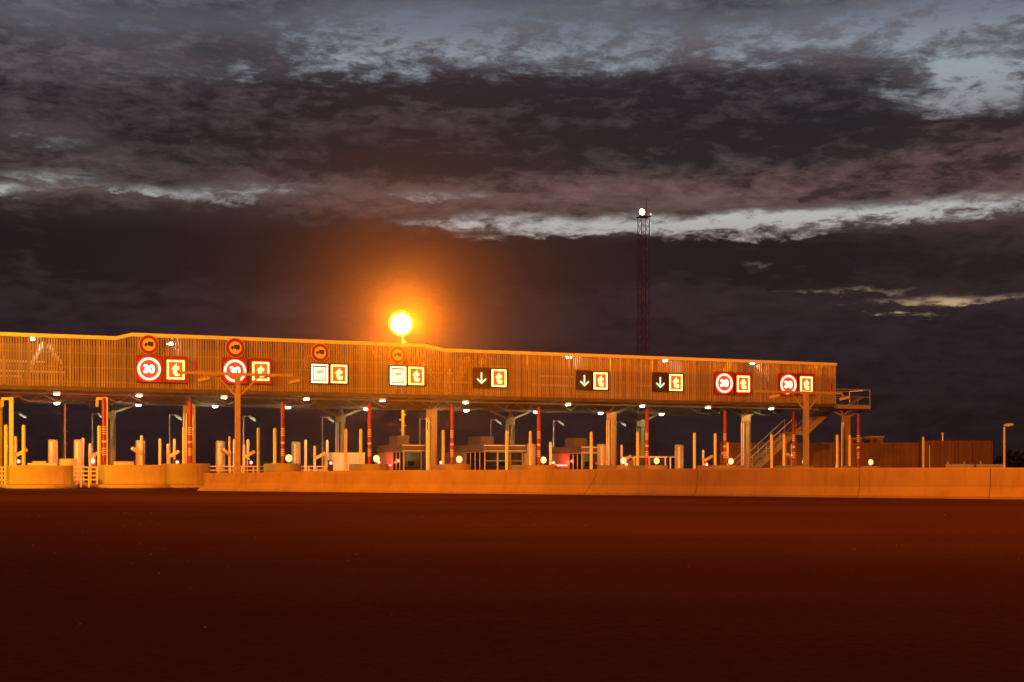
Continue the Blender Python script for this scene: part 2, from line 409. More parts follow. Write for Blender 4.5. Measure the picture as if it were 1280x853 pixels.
def column(root, x, y, zc, ztop_, orange=True):
    c = MB().box(x - .02, x + .34, y - .12, y + .12, 0, zc).box(x + .345, x + .385, y - .2, y + .2, 0, zc)
    c.box(x - .40, x + .385, y - .205, y - .125, zc - .55, zc + .02).box(x - .4, x + .5, y - .3, y + .3, .0, .18)
    co = c.build('column', M['column'], root, bevel=.012)
    for k, (ex, ey) in enumerate(((-1.75, -.4), (1.85, .2), (-.30, -1.2), (.55, 1.3), (.15, .2))):
        MB().bar((x + (.25 if ex > 0 else -.15), y, zc - .1), (x + ex, y + ey, ztop_), .13, .16).build('strut', M['column'], co)
    for dx_ in (-.33, -.17): MB().tube((x + dx_, y - .08, 0), (x + dx_, y - .08, zc - .5), .05, n=10).build('drainpipe', M['white'], co)
for px, tc_ in front_cols + back_cols:
    x = S(px, tc_); MB_cap = EYE + 4.12
    column(canopy, x, tc_, MB_cap, ZB - .3)
# things in the gallery behind the slats, seen through the gaps
for px0, px1, yb, yt, flip in ((33, 53, 471, 429, 1), (574, 584, 474, 447, 1), (60, 76, 431, 455, 1), (378, 384, 462, 445, 1), (906, 913, 470, 452, 1)):
    s0, s1 = S(px0, 1.1), S(px1, 1.1); z0_, z1_ = Z(yb, s0, 1.1), Z(yt, s1, 1.1); st = MB(); n = 12
    for k in range(n):
        a = s0 + (s1 - s0) * k / (n - 1); zz = z0_ + (z1_ - z0_) * k / (n - 1)
        st.box(a - .1, a + .1, .75, 1.45, zz - .03, zz + .03)
    for y in (.72, 1.48): st.bar((s0, y, z0_), (s1, y, z1_), .05, .18)
    st.build('gallery_stair', M['white'], canopy)
for px0, px1, yy in ((0, 56, 451), (0, 80, 463.5), (352, 388, 462), (362, 388, 472), (535, 566, 466), (535, 600, 477), (672, 716, 470), (665, 715, 481), (795, 818, 482), (598, 606, 453), (0, 28, 470)):
    s0, s1 = S(px0, .6), S(px1, .6); zz = Z(yy, s0, .6)
    gm = MB().box(s0, s1, .5, .6, zz - .06, zz + .06)
    for a in (s0 + .2, s1 - .2): gm.box(a - .04, a + .04, .61, .67, ZB + .13, zz + .3)
    gm.build('gallery_rail', M['white'], canopy)
for px, yy in ((40, 424), (213, 430), (711, 447), (832, 451), (940, 454.5)):
    a = S(px, .45); zz = Z(yy, a, .45)
    gl_ = MB().box(a - .17, a + .17, .35, .65, zz + .02, zz + .14).build('gallery_lamp', M['white'], canopy)
    MB().box(a - .15, a + .15, .32, .62, zz - .04, zz + .018).build('lens', M['gallery'], gl_)

# downlights under the roof, two rows, one pair per lane
def downlight(px, t_, label, proto=None):
    x = S(px, t_); zz = ZB - .35
    if proto: return dup(proto, W(x, t_, zz), label)
    r = thing('canopy_downlight', label, 'lamp', x, t_, zz, 'round downlights under the canopy roof')
    MB().tube((0, 0, .05), (0, 0, .22), .26, .12, 20).build('lamp_housing', M['white'], r, True)
    le = MB().tube((0, 0, -.07), (0, 0, .045), .16, .235, 20).build('lens', M['down'], r, True)
    MB().tube((0, 0, -.085), (0, 0, -.073), .15, .15, 20).build('lamp_core', M['down_core'], le)
    return r
pr = None
for k, px in enumerate((71, 174, 280, 383, 478, 582, 710, 803, 885, 964)):
    o = downlight(px, 1.3, f'round white lamp under the canopy front edge, {ORD[k+1]} from the left', pr); pr = pr or o
for k, px in enumerate((71, 173, 269, 360, 458, 583, 670, 751, 827)):
    downlight(px, 14.2, f'round white lamp under the canopy rear edge, {ORD[k+1]} from the left', pr)

# ------------------------------------------------------------------ signs on the front
TS = -.22
def textmesh(txt, size, off=0.0, ext=.012):
    cu = bpy.data.curves.new('t', 'FONT'); cu.body = txt; cu.size = size; cu.align_x = 'CENTER'; cu.align_y = 'CENTER'; cu.extrude = ext; cu.offset = off; cu.resolution_u = 4
    o = bpy.data.objects.new('t', cu); COL.objects.link(o); bpy.context.view_layer.update()
    me = bpy.data.meshes.new_from_object(o.evaluated_get(bpy.context.evaluated_depsgraph_get()))
    COL.objects.unlink(o); bpy.data.objects.remove(o)
    me.transform(Matrix.Rotation(PI / 2, 4, 'X'))
    xs = [v.co.x for v in me.vertices]; zs = [v.co.z for v in me.vertices]
    me.transform(Matrix.Translation((-(min(xs) + max(xs)) / 2, 0, -(min(zs) + max(zs)) / 2)))
    return me
def meshobj(name, me, m_, parent, y=0.0, z=0.0, x=0.0, sc_=None):
    me.transform(Matrix.Translation((x, y, z))); me.materials.clear(); me.materials.append(m_)
    o = bpy.data.objects.new(name, me); COL.objects.link(o); o.parent = parent; return o
def case(root, w, h, m_):
    MB().box(-w/2, w/2, -.05, .17, -h/2, h/2).build('case', m_, root, bevel=.015)
    rim = MB()
    rim.box(-w/2 - .04, w/2 + .04, -.16, -.055, h/2 - .03, h/2 + .03); rim.box(-w/2 - .04, -w/2 + .02, -.13, -.052, -h/2, h/2 - .035); rim.box(w/2 - .02, w/2 + .04, -.13, -.052, -h/2, h/2 - .035)
    rim.build('hood', m_, root)
def at_sign(px, py):
    s_ = S(px, TS); return s_, Z(py, s_, TS)
def truck_sign(px, py, r, label):
    s_, z_ = at_sign(px, py); o = thing('truck_ban_sign', label, 'road sign', s_, TS, z_, 'round no truck signs')
    MB().tube((0, .08, 0), (0, .0, 0), r * 1.04, r * 1.04, 40).build('backing', M['galv'], o)
    MB().tube((0, -.001, 0), (0, -.012, 0), r * .70, r * .70, 40).build('face', M['sign_white'], o)
    MB().ring((0, 0), r, r * .68, -.03, -.004).build('red_ring', M['red'], o)
    MB().ring((0, 0), r * 1.04, r * 1.003, -.032, -.004).build('rim', M['reflect'], o)
    k = r * .5; tm = MB()
    tm.box(-.25*k, .95*k, -.03, -.014, -.20*k, .62*k); tm.prism([(-.32*k, -.2*k), (-.32*k, .36*k), (-.66*k, .36*k), (-.92*k, .06*k), (-.92*k, -.2*k)], -.03, -.014, 'y')
    for wx in (-.62, .30, .68): tm.tube((wx*k, -.014, -.26*k), (wx*k, -.032, -.26*k), .17*k, .17*k, 16)
    tm.build('truck_symbol', M['black'], o)
def speed_panel(px, py, label):
    s_, z_ = at_sign(px, py); o = thing('speed_limit_panel', label, 'lit sign', s_, TS, z_, 'lit red 30 panels')
    case(o, 1.45, 1.58, M['sign_case_redlit'])
    MB().tube((0, -.055, 0), (0, -.075, 0), .52, .52, 40).build('glow_field', M['red_bloom'], o)  # glowing disc added for the red bloom behind the numerals
    MB().ring((0, 0), .69, .54, -.13, -.09).build('light_ring', M['led_red'], o)
    meshobj('numerals', textmesh('30', .66, .025), M['led_num'], o, -.11)
def tele_panel(px, py, label, big=False):
    s_, z_ = at_sign(px, py); o = thing('toll_tag_panel', label, 'lit sign', s_, TS, z_, 'lit amber t panels')
    w, h = (1.30, 1.56) if big else (1.16, 1.24)
    case(o, w, h, M['sign_case_redlit'] if big else M['sign_case'])
    a, b_ = .52, .57; f = MB()
    for x0, x1, z0, z1 in ((-a, a, b_-.10, b_), (-a, a, -b_, -b_+.10), (-a, -a+.10, -b_+.101, b_-.101), (a-.10, a, -b_+.101, b_-.101)): f.box(x0, x1, -.12, -.09, z0, z1)
    f.build('light_frame', M['led_amber'], o)
    MB().box(-.39, .39, -.08, -.06, -.44, .44).build('glow_field', M['amber_bloom'], o)  # glowing face added for the amber bloom behind the letter
    meshobj('letter', textmesh('t', 1.0, .055), M['led_amber'], o, -.105)
def card_panel(px, py, label):
    s_, z_ = at_sign(px, py); o = thing('payment_panel', label, 'lit sign', s_, TS, z_, 'lit white payment panels')
    case(o, 1.16, 1.24, M['sign_case']); a, b_ = .53, .58; f = MB()
    for x0, x1, z0, z1 in ((-a, a, b_-.08, b_), (-a, a, -b_, -b_+.08), (-a, -a+.08, -b_+.081, b_-.081), (a-.08, a, -b_+.081, b_-.081)): f.box(x0, x1, -.12, -.09, z0, z1)
    f.build('light_frame', M['led_white'], o)
    MB().box(-.37, .37, -.10, -.075, -.42, .40).build('glow_field', M['led_field'], o)
    MB().prism([(-.20, -.02), (.24, .05), (.24, .24), (-.20, .17)], -.125, -.105, 'y').build('card_symbol', M['led_card'], o)
    MB().prism([(-.30, -.38), (.34, -.38), (.34, -.27), (-.10, -.30)], -.125, -.105, 'y').build('slot_symbol', M['led_card'], o)
def arrow_panel(px, py, label):
    s_, z_ = at_sign(px, py); o = thing('lane_arrow_panel', label, 'lit sign', s_, TS, z_, 'dark panels with a green arrow')
    case(o, 1.05, 1.30, M['sign_case'])
    A = MB().box(-.055, .055, -.10, -.08, -.20, .36)
    A.prism([(0, -.42), (.34, -.12), (.30, -.02), (0, -.27), (-.30, -.02), (-.34, -.12)], -.125, -.101, 'y')
    A.build('arrow', M['led_green'], o)
for k, (px, py, r) in enumerate(((186, 431, .56), (294, 435, .58), (400, 441, .56), (497, 444, .53))):
    truck_sign(px, py, r, ['round red ringed no truck sign above the leftmost lit 30 panel', 'round red ringed no truck sign above the second lit 30 panel from the left',
               'round red ringed no truck sign above the left white payment panel', 'round red ringed no truck sign above the right white payment panel, near the sodium lamp'][k])
for px, py, lb in ((186, 461.5, 'glowing red ring panel reading 30, leftmost of the four'), (293.3, 464, 'glowing red ring panel reading 30 behind the left camera mast arm'),
                   (904.5, 479.3, 'glowing red ring panel reading 30, third from the left'), (984.5, 481, 'glowing red ring panel reading 30, rightmost, behind the right camera mast arm')):
    speed_panel(px, py, lb)
for k, (px, py, big) in enumerate(((219.3, 462.5, 1), (325.5, 464.5, 1), (423.2, 467.8, 0), (519.6, 470.3, 0), (623, 473, 0), (750, 476.5, 0), (844, 478.5, 0), (928.3, 480.2, 1), (1007, 481, 1))):
    tele_panel(px, py, 'amber lit letter t panel, ' + ['leftmost, beside the leftmost 30 panel', 'beside the second 30 panel', 'beside the left white payment panel', 'beside the right white payment panel, under the sodium lamp',
               'beside the leftmost green arrow', 'beside the middle green arrow', 'beside the rightmost green arrow', 'beside the third 30 panel from the left', 'rightmost, at the right end of the slat front'][k], bool(big))
card_panel(399, 467.3, 'bright white payment panel, the left one of two'); card_panel(497, 470, 'bright white payment panel under the sodium lamp, the right one of two')
for px, py, lb in ((601.2, 472.5, 'dark panel with a white green down arrow, leftmost of three'), (729.8, 475.7, 'dark panel with a white green down arrow, middle of three'), (824.5, 478, 'dark panel with a white green down arrow, rightmost of three')):
    arrow_panel(px, py, lb)

# ------------------------------------------------------------------ landing and staircase at the right end
st = thing('metal_staircase', 'orange lit steel staircase with landing at the right end of the canopy', 'staircase', 0, 0)
L0, L1 = SR + .12, S(1077, 1.5)
zl = ZB - .02
MB().box(L0 - .9, L1, .4, 3.0, zl - .30, zl).build('landing', M['orange_steel'], st, bevel=.01)
rl = MB()
for yy in (.45, 2.9):
    rl.bar((L0, yy, zl + 1.15), (L1 - .05, yy, zl + 1.15), .05); rl.bar((L0, yy, zl + .6), (L1 - .05, yy, zl + .6), .03)
    rl.bar((L1 - .05, yy, zl), (L1 - .05, yy, zl + 1.2), .06); rl.bar((L0 + .1, yy, zl), (L0 + .1, yy, zl + 1.2), .06)
rl.bar((L1 - .05, .45, zl + 1.15), (L1 - .05, 2.9, zl + 1.15), .05)
rl.build('landing_rail', M['galv'], st)
column(st, S(1056, 2.0), 2.0, EYE + 4.2, zl - .32)
mid = (S(978, 5), S(992, 5), Z(541, S(985, 5), 5))
flights = [((S(1034, 4.2), zl), (mid[1], mid[2])), ((mid[0], mid[2]), (S(911, 5), .1))]
for (xa, za), (xb, zb) in flights:
    f = MB()
    for yy in (3.6, 4.7): f.bar((xa, yy, za - .12), (xb, yy, zb - .12), .08, .46)
    f.build('stringer', M['column'], st)
    f = MB(); n = max(6, int(abs(za - zb) / .19))
    for k in range(n):
        a = (k + .5) / n; x = xa + (xb - xa) * a; zz = za + (zb - za) * a
        f.box(x - .15, x + .15, 3.64, 4.66, zz - .05, zz)
    f.build('treads', M['galv'], st)
    f = MB()
    for yy in (3.6, 4.7):
        f.bar((xa, yy, za + 1.0), (xb, yy, zb + 1.0), .05); f.bar((xa, yy, za + .5), (xb, yy, zb + .5), .03)
        for k in range(5):
            a = k / 4; x = xa + (xb - xa) * a; zz = za + (zb - za) * a; f.bar((x, yy, zz - .1), (x, yy, zz + 1.0), .04)
    f.build('handrail', M['galv'], st)
f = MB().box(mid[0], mid[1], 3.5, 4.8, mid[2] - .2, mid[2])
for x in (mid[0] + .1, mid[1] - .1): f.box(x - .06, x + .06, 4.6, 4.72, 0, mid[2] - .2)
f.build('middle_landing', M['orange_steel'], st)
f = MB().bar((L1 - 1.9, .5, zl + .03), (L1 - .9, .5, zl + .55), .7, .04).bar((L1 - 1.2, .5, zl + .0), (L1 - 1.0, .5, zl + .5), .05)
f.build('tilted_panel', M['steel'], st)

# ------------------------------------------------------------------ islands with their noses
def nose_poly(w, back, front, n=14):
    p = [(-w/2, back)] + [(-w/2 * math.cos(PI * k / n), -front * math.sin(PI * k / n)) for k in range(n + 1)] + [(w/2, back)]
    return list(reversed(p))
ISL = [(52, 3.35, -5.0, 2.6, 1.27, 'wide pale concrete island nose, first from the left, in front of a narrow orange mast'),
       (171, 3.6, -5.0, 2.6, 1.30, 'wide pale concrete island nose, second from the left'),
       (237, 2.3, -6.2, 1.6, 1.38, 'orange lit concrete island nose, third from the left, touching the barrier end'),
       (359, 1.65, -5.0, 1.2, 1.40, ''), (468, 1.75, -5.0, 1.2, 1.38, ''), (571, 1.8, -5.0, 1.2, 1.36, ''), (677, 2.1, -5.0, 1.2, 1.33, ''),
       (780, 1.4, -4.4, 1.0, 1.33, ''), (819, 1.7, -4.4, 1.0, 1.33, ''), (912, 2.3, -4.4, 1.0, 1.33, ''), (1004, 1.6, -4.0, 1.0, 1.32, ''), (1087, 1.7, -3.4, 1.0, 1.3, '')]
for k, (px, w, t0, fr_, h, lb) in enumerate(ISL):
    if not lb: lb = f'concrete island nose rising above the barrier, {ORD[k+1]} from the left'
    s_ = S(px, t0); o = thing('traffic_island', lb, 'traffic island', s_, t0, 0, 'concrete toll islands')
    MB().prism(nose_poly(w, 2.4, .75), .20, h).build('nose', M['concrete_pale' if k < 2 else 'concrete'], o, bevel=.05)
    MB().prism(nose_poly(w + .5, 19.0, fr_ if k < 2 else 1.0), 0.0, .2).build('kerb', M['concrete_pale' if k < 2 else 'concrete'], o, bevel=.06)
    if k == 0:
        MB().box(-.55, .95, 1.7, 2.2, h + .002, h + .13).build('cover_plate', M['white'], o)

# ------------------------------------------------------------------ barrier along the road edge
def bar_pt(px):
    u = px - 640; y = F / (29.7 + .0105 * u); return Vector((u * y / F, y, 0))
B0, B1 = bar_pt(250), bar_pt(1500); bdir = (B1 - B0).normalized(); brot = math.atan2(bdir.y, bdir.x)
def bh(px): return .86 + (px - 265) * (.12 / 180) if px < 445 else (.98 + (px - 445) * (.11 / 560) if px < 1005 else 1.09)
secs = [(252, 303), (303, 735), (735, 873), (873, 1076), (1076, 1239), (1239, 1500)]
slab = ['short skewed end length of concrete barrier at the left gap', 'longest smooth length of concrete barrier left of the diagonal crack', 'concrete barrier length right of the diagonal crack under the third arrow',
        'concrete barrier length in front of the stair foot', 'concrete barrier length in front of the brown timber fence', 'concrete barrier length at the right edge of the road, before the lamp post']
for (p0, p1), lb in zip(secs, slab):
    a, b_ = bar_pt(p0), bar_pt(p1); ln = (b_ - a).length; o = MB()
    prof = lambda h: [(-.34, 0), (-.34, .09), (-.28, .13), (-.15, .40), (-.10, h - .04), (-.07, h), (.07, h), (.10, h - .04), (.15, .40), (.28, .13), (.34, .09), (.34, 0)]
    n = 10; vs = []; fs = []
    for i in range(n + 1):
        x = .011 + (ln - .022) * i / n; hh = bh(p0 + (p1 - p0) * i / n)
        sk = 0.0
        for (y, z) in prof(hh):
            x_ = x + (.55 * z if (i == 0 and p0 == 735) else 0) - (.0 if not (i == n and p1 == 735) else -.55 * z) + (.9 * z if i == 0 and p0 == 252 else 0)
            vs.append((x_, y, z))
    m_ = 12
    for i in range(n):
        for j in range(m_):
            k2 = (j + 1) % m_; fs.append((i*m_+j, i*m_+k2, (i+1)*m_+k2, (i+1)*m_+j))
    fs += [tuple(range(m_)), tuple(reversed(range(n*m_, (n+1)*m_)))]
    o.add(vs, fs); ob = o.build('concrete_barrier', M['concrete'])
    ob.location = a; ob.rotation_euler = (0, 0, brot); tag(ob, lb, 'barrier', 'concrete barrier lengths')
nrm = Vector((bdir.y, -bdir.x, 0))
if nrm.y > 0: nrm = -nrm
a, b_ = bar_pt(300), bar_pt(1560)
gq = [a + nrm * .2, b_ + nrm * .2, b_ + nrm * .95, a + nrm * .5]
shade = MB().add([(p.x, p.y, .004) for p in gq], [(0, 1, 2, 3)]).build('foot_shadow', M['shadow_strip']); struct(shade)  # dark sheet laid in for the shadow line below the barrier

# ------------------------------------------------------------------ poles, pillars and lamps on the islands
def zrel(py, s_, t_): return Z(py, s_, t_)
# red and white height gauges
GP = [(130, 507), (237.5, 500), (353.5, 501.5), (462, 505), (565, 506.5), (673.5, 509), (808.5, 512), (906, 514), (992, 517), (1073, 520)]
GT = -3.3
proto = None
glab = ['beside the tall bracket post on the second island', 'before the third island steel column'] + [f'on the {ORD[i]} island from the left' for i in (4, 5, 6, 7, 9, 10, 11, 12)]
for k, (px, py) in enumerate(GP):
    s_ = S(px, GT); lb = 'red height gauge pole with white bands ' + glab[k]
    if proto is None:
        proto = thing('gauge_pole', lb, 'pole', s_, GT, 0, 'red banded height gauge poles'); Hh = 5.02
        MB().tube((0, 0, .2), (0, 0, Hh), .12, .12, 14, True).build('pole', M['red'], proto, True)
        for z0_ in (3.45, 3.32, 3.19, 3.06, 2.58, 2.22, 2.10, 1.98, 1.86): MB().tube((0, 0, z0_), (0, 0, z0_ + (.12 if z0_ == 2.58 else .055)), .126, .126, 14).build('reflective_band', M['reflect'], proto)
        MB().box(-.2, .2, -.2, .2, .15, .22).build('base_plate', M['steel'], proto)
    else: dup(proto, W(s_, GT), lb)
# tall yellow poles
YP = [(7.5, 'left one of the pair on the first island from the left'), (29.6, 'right one of the pair on the first island from the left'), (124, 'on the second island, left of the red gauge'), (230, 'on the third island, at the steel column'),
      (323, 'left one of the pair on the fourth island'), (343.6, 'right one of the pair on the fourth island'), (432, 'left one of the pair before the white cabin'), (451, 'right one of the pair before the white cabin'),
      (535.5, 'against the third steel column from the left'), (554, 'just right of the steel column beside the first booth'), (633.5, 'in front of the widest booth glass'), (663, 'between the second and third booth'),
      (739, 'in front of the glass of the third booth'), (797, 'left of the red gauge on the ninth island'), (868, 'left one of the pair on the tenth island'), (894, 'right one of the pair on the tenth island'),
      (964.5, 'left one of the pair before the staircase'), (980, 'right one of the pair before the staircase'), (1046.5, 'left one of the pair under the landing column'), (1062, 'right one of the pair under the landing column'),
      (1154, 'standing alone before the brown timber fence')]
proto = None
for px, where in YP:
    t_ = -1.6 + (2.0 if px > 1100 else 0); s_ = S(px, t_); lb = 'tall yellow round pole ' + where
    if proto is None:
        proto = thing('yellow_pole', lb, 'pole', s_, t_, 0, 'tall yellow poles')
        MB().tube((0, 0, .17), (0, 0, 3.5), .105, .105, 14, True).build('pole', M['yellow'], proto, True)
        MB().tube((0, 0, .15), (0, 0, .19), .19, .19, 14).build('base_plate', M['steel'], proto)
    else: dup(proto, W(s_, t_), lb)
# white poles in the lanes
WP = [(103.5, 551, 'beside the second box pillar from the left'), (200, 551, 'left of the lane lamp on the third island'), (218, 551, 'right of the lane lamp on the third island'), (292.7, 552, 'left of the left camera mast'),
      (310, 552.5, 'right of the left camera mast'), (382, 553, 'right of the box pillar on the fourth island'), (409, 553.5, 'beside the fourth lane lamp'), (688, 556, 'at the left corner of the third booth')]
proto = None
for px, py, where in WP:
    s_ = S(px, 4.5); lb = 'white round pole ' + where
    if proto is None:
        proto = thing('white_pole', lb, 'pole', s_, 4.5, 0, 'white lane poles')
        MB().tube((0, 0, .17), (0, 0, 2.93), .095, .095, 14, True).build('pole', M['white'], proto, True)
        MB().tube((0, 0, .15), (0, 0, .19), .17, .17, 14).build('base_plate', M['steel'], proto)
    else: dup(proto, W(s_, 4.5), lb)
# broad box pillars
BP = [(66, 'left of the narrow orange mast'), (98, 'right of the narrow orange mast'), (175.5, 'standing alone on the second island'), (275.5, 'right of the third island nose'), (370, 'on the fourth island beside the red gauge'),
      (664, 'behind the yellow pole between the booths'), (752, 'left of the fourth front column'), (849, 'right of the framed shelters')]
proto = None
for px, where in BP:
    s_ = S(px, 3.0); lb = 'broad tan box pillar with ribbed face ' + where
    if proto is None:
        proto = thing('box_pillar', lb, 'pillar', s_, 3.0, 0, 'broad box pillars')
        MB().box(-.26, .12, -.2, .2, .15, 2.85).build('shell', M['box'], proto, bevel=.02)
        MB().box(.13, .27, -.17, .17, .15, 2.82).build('side_cover', M['steel'], proto, bevel=.015)
        MB().box(-.20, -.04, -.215, -.203, 1.2, 2.7).build('front_panel', M['white'], proto)
    else: dup(proto, W(s_, 3.0), lb)
# short posts carrying a camera
CP = [(19.7, 547, 'right of the leftmost bracket post', 1), (112.5, 556, 'beside the bright red lamp', 1), (177, 546, 'before the box pillar on the second island', -1), (210, 556.5, 'beside the second lane lamp', 1), (287, 547, 'left of the left camera mast', -1), (305, 557, 'under the third lane lamp', 1),
      (393.4, 559, 'left of the fourth lane lamp', 1), (777, 557.5, 'right of the fourth front column', 1), (879, 563.5, 'between two yellow poles with a red lamp', 1), (909.5, 554.5, 'behind the red gauge on the tenth island', -1), (990, 556, 'beside the red gauge before the staircase', -1)]
proto = {}
for px, py, where, sg in CP:
    t_ = 1.0; s_ = S(px, t_); h = Z(py, s_, t_); lb = 'pale post with a small white camera head ' + where
    o = thing('camera_post', lb, 'camera post', s_, t_, 0, 'posts with a small camera')
    MB().tube((0, 0, .15), (0, 0, h), .085, .085, 12, True).build('pole', M['yellow'] if sg < 0 else M['white'], o, True)
    zc = h - .95 if h > 2.6 else h - .62
    MB().bar((sg * .04, -.1, zc - .1), (sg * .62, -.28, zc + .25), .22, .20).build('camera', M['white'], o, bevel=.02)
    MB().tube((0, -.02, zc - .12), (0, -.02, zc + .1), .12, .12, 12).build('clamp', M['galv'], o)
    if px == 909.5: MB().bar((.1, 0, 1.4), (1.5, .2, 2.4), .05).build('stay', M['galv'], o)
# round amber beacons
BE = [(361, 573), (470.5, 573.5), (574, 574.5), (679.3, 575.3), (779, 576), (820.7, 576.2), (913.5, 577), (1005.7, 577.3), (1088.3, 578)]
proto = None
for k, (px, py) in enumerate(BE):
    t_ = -5.2 if px < 760 else (-4.6 if px < 960 else -4.0); s_ = S(px, t_); z_ = Z(py, s_, t_)
    lb = 'round glowing yellow beacon on the ' + ['fourth', 'fifth', 'sixth', 'seventh', 'eighth', 'ninth', 'tenth', 'eleventh', 'twelfth'][k] + ' island from the left'
    if proto is None:
        proto = thing('island_beacon', lb, 'beacon', s_, t_, z_, 'round yellow beacons')
        MB().tube((-.04, .14, 0), (-.02, .02, 0), .21, .24, 24).build('housing', M['black'], proto)
        MB().tube((0, .015, 0), (0, -.06, 0), .215, .19, 24).build('lens', M['beacon'], proto, True)
        MB().tube((0, -.062, 0), (0, -.075, 0), .09, .07, 16).build('core', M['beacon_core'], proto)
        MB().tube((0, .1, -.21), (0, .1, -.5), .05, .05, 10).build('stem', M['steel'], proto)
    else: dup(proto, W(s_, t_, z_), lb)
# red lane lamps
RL = [(115.5, 576.5, .17, 'large bright red lane lamp in the gap between the first two islands'), (23, 577, .11, 'small red lane lamp beside the leftmost camera post'), (221.5, 578, .10, 'small red lane lamp beside the third island column'),
      (313.8, 578.5, .10, 'small red lane lamp right of the left camera mast'), (413.5, 579, .10, 'small red lane lamp at the left side of the white cabin'), (782.5, 580.5, .11, 'small red lane lamp under the yellow beacon of the eighth island'), (883, 581, .12, 'bright red lane lamp left of the tenth island')]
RL += [(473.5, 578, .10, 'small red lane lamp at the left end of the leftmost booth'), (551, 578.5, .10, 'small red lane lamp at the left end of the middle booth'), (691.5, 578.5, .10, 'small red lane lamp at the left end of the rightmost booth')]
for px, py, r, lb in RL:
    t_ = 7.5 if 'booth' in lb else 2.0; s_ = S(px, t_); z_ = Z(py, s_, t_)
    o = thing('lane_lamp', lb, 'signal lamp', s_, t_, 0, 'red lane lamps')
    MB().box(-r - .05, r + .05, .0, .25, .15, z_ + r + .08).build('lamp_box', M['black'], o, bevel=.02)
    le = MB().tube((0, -.004, z_), (0, -.06, z_), r, r * .8, 20).build('lens', M['red_lamp'], o, True)
    MB().tube((0, -.061, z_), (0, -.09, z_), r * .55, r * .4, 16).build('lamp_core', M['red_core'], le)
    l = bpy.data.lights.new('red_light', 'POINT'); l.energy = 450 if r > .15 else (70 if t_ > 5 else 18); l.color = (1, .035, .015); l.shadow_soft_size = .1
    lo = bpy.data.objects.new('red_light', l); COL.objects.link(lo); lo.parent = o; lo.location = (0, -.55, z_ + .1)

# bracket posts at the left
for px, lb in ((14, 'tall pale square post with a short bracket, at the left edge'), (132, 'tall pale square post with a hanging lamp bracket beside the second island')):
    t_ = -2.6; s_ = S(px, t_); h = Z(497, s_, t_)
    o = thing('bracket_post', lb, 'post', s_, t_, 0, 'tall bracket posts')
    MB().box(-.11, .11, -.11, .11, .15, h).build('post', M['white'], o, bevel=.01)
    MB().box(-.52, -.112, -.07, .07, h - .14, h - .01).build('bracket', M['white'], o)
    MB().box(-.55, -.40, -.09, .09, h - .55, h - .142).build('lamp_head', M['galv'], o, bevel=.015)
# narrow masts with climbing pegs behind the canopy
def peg_mast(px, t_, top, lb):
    s_ = S(px, t_); o = thing('pegged_mast', lb, 'mast', s_, t_, 0, 'narrow masts with climbing pegs')
    MB().tube((0, 0, 0), (0, 0, top), .13, .09, 12).build('pole', M['orange_steel'], o, True)
    pg = MB(); z_ = 2.5; k = 0
    while z_ < top - .5:
        sd = 1 if k % 2 else -1; pg.tube((sd * .05, 0, z_), (sd * .30, 0, z_), .03, n=6); z_ += .42; k += 1
    pg.build('climbing_pegs', M['orange_steel'], o)
    return o, s_
o, s_ = peg_mast(80, 19.0, 7.4, 'narrow orange mast with climbing pegs between the two box pillars at left')
MB().box(-.5, .5, -.2, .2, 7.4, 7.7).build('lamp_head', M['galv'], o)
ST = 21.0
sm_px = 503.5; s0 = S(sm_px, ST); zs = Z(406, s0, ST)
o, s_ = peg_mast(sm_px, ST, zs + .1, 'sodium street lamp blazing orange above the canopy roof, its pegged mast behind the first booth')
dxl = S(498.3, ST) - s0
MB().bar((0, 0, zs + .05), (dxl, -.6, zs + .1), .12).build('arm', M['steel'], o)
MB().tube((dxl, -.6, zs + .78), (dxl, -.6, zs + .98), .3, .12, 16).build('lamp_head', M['steel'], o)
gm_ = bpy.data.materials.new('lamp_glow_shell'); gm_.use_nodes = True; t = gm_.node_tree; t.nodes.clear()  # glowing shell added round the lamp for its bright halo
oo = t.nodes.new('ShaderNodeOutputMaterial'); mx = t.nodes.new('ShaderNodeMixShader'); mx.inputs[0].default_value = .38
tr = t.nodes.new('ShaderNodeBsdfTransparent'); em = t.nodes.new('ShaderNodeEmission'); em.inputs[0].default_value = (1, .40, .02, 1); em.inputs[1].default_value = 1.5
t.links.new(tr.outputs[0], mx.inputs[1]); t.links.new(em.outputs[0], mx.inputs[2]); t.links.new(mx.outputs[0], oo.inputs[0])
b2 = bmesh.new(); bmesh.ops.create_uvsphere(b2, u_segments=32, v_segments=18, radius=1.02); me = bpy.data.meshes.new('glow_shell'); b2.to_mesh(me); b2.free()
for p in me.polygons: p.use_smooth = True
me.materials.append(gm_); lo = bpy.data.objects.new('glow_shell', me); COL.objects.link(lo); lo.parent = o; lo.location = (dxl, -.6, zs)
b2 = bmesh.new(); bmesh.ops.create_uvsphere(b2, u_segments=24, v_segments=14, radius=.82); me = bpy.data.meshes.new('lens'); b2.to_mesh(me); b2.free()
for p in me.polygons: p.use_smooth = True
me.materials.append(M['sodium']); lo = bpy.data.objects.new('lens', me); COL.objects.link(lo); lo.parent = o; lo.location = (dxl, -.6, zs)
l = bpy.data.lights.new('sodium_light', 'POINT'); l.energy = 85000; l.color = (1, .21, .001); l.shadow_soft_size = .6
lo = bpy.data.objects.new('sodium_light', l); COL.objects.link(lo); lo.parent = o; lo.location = (dxl, -1.8, zs)

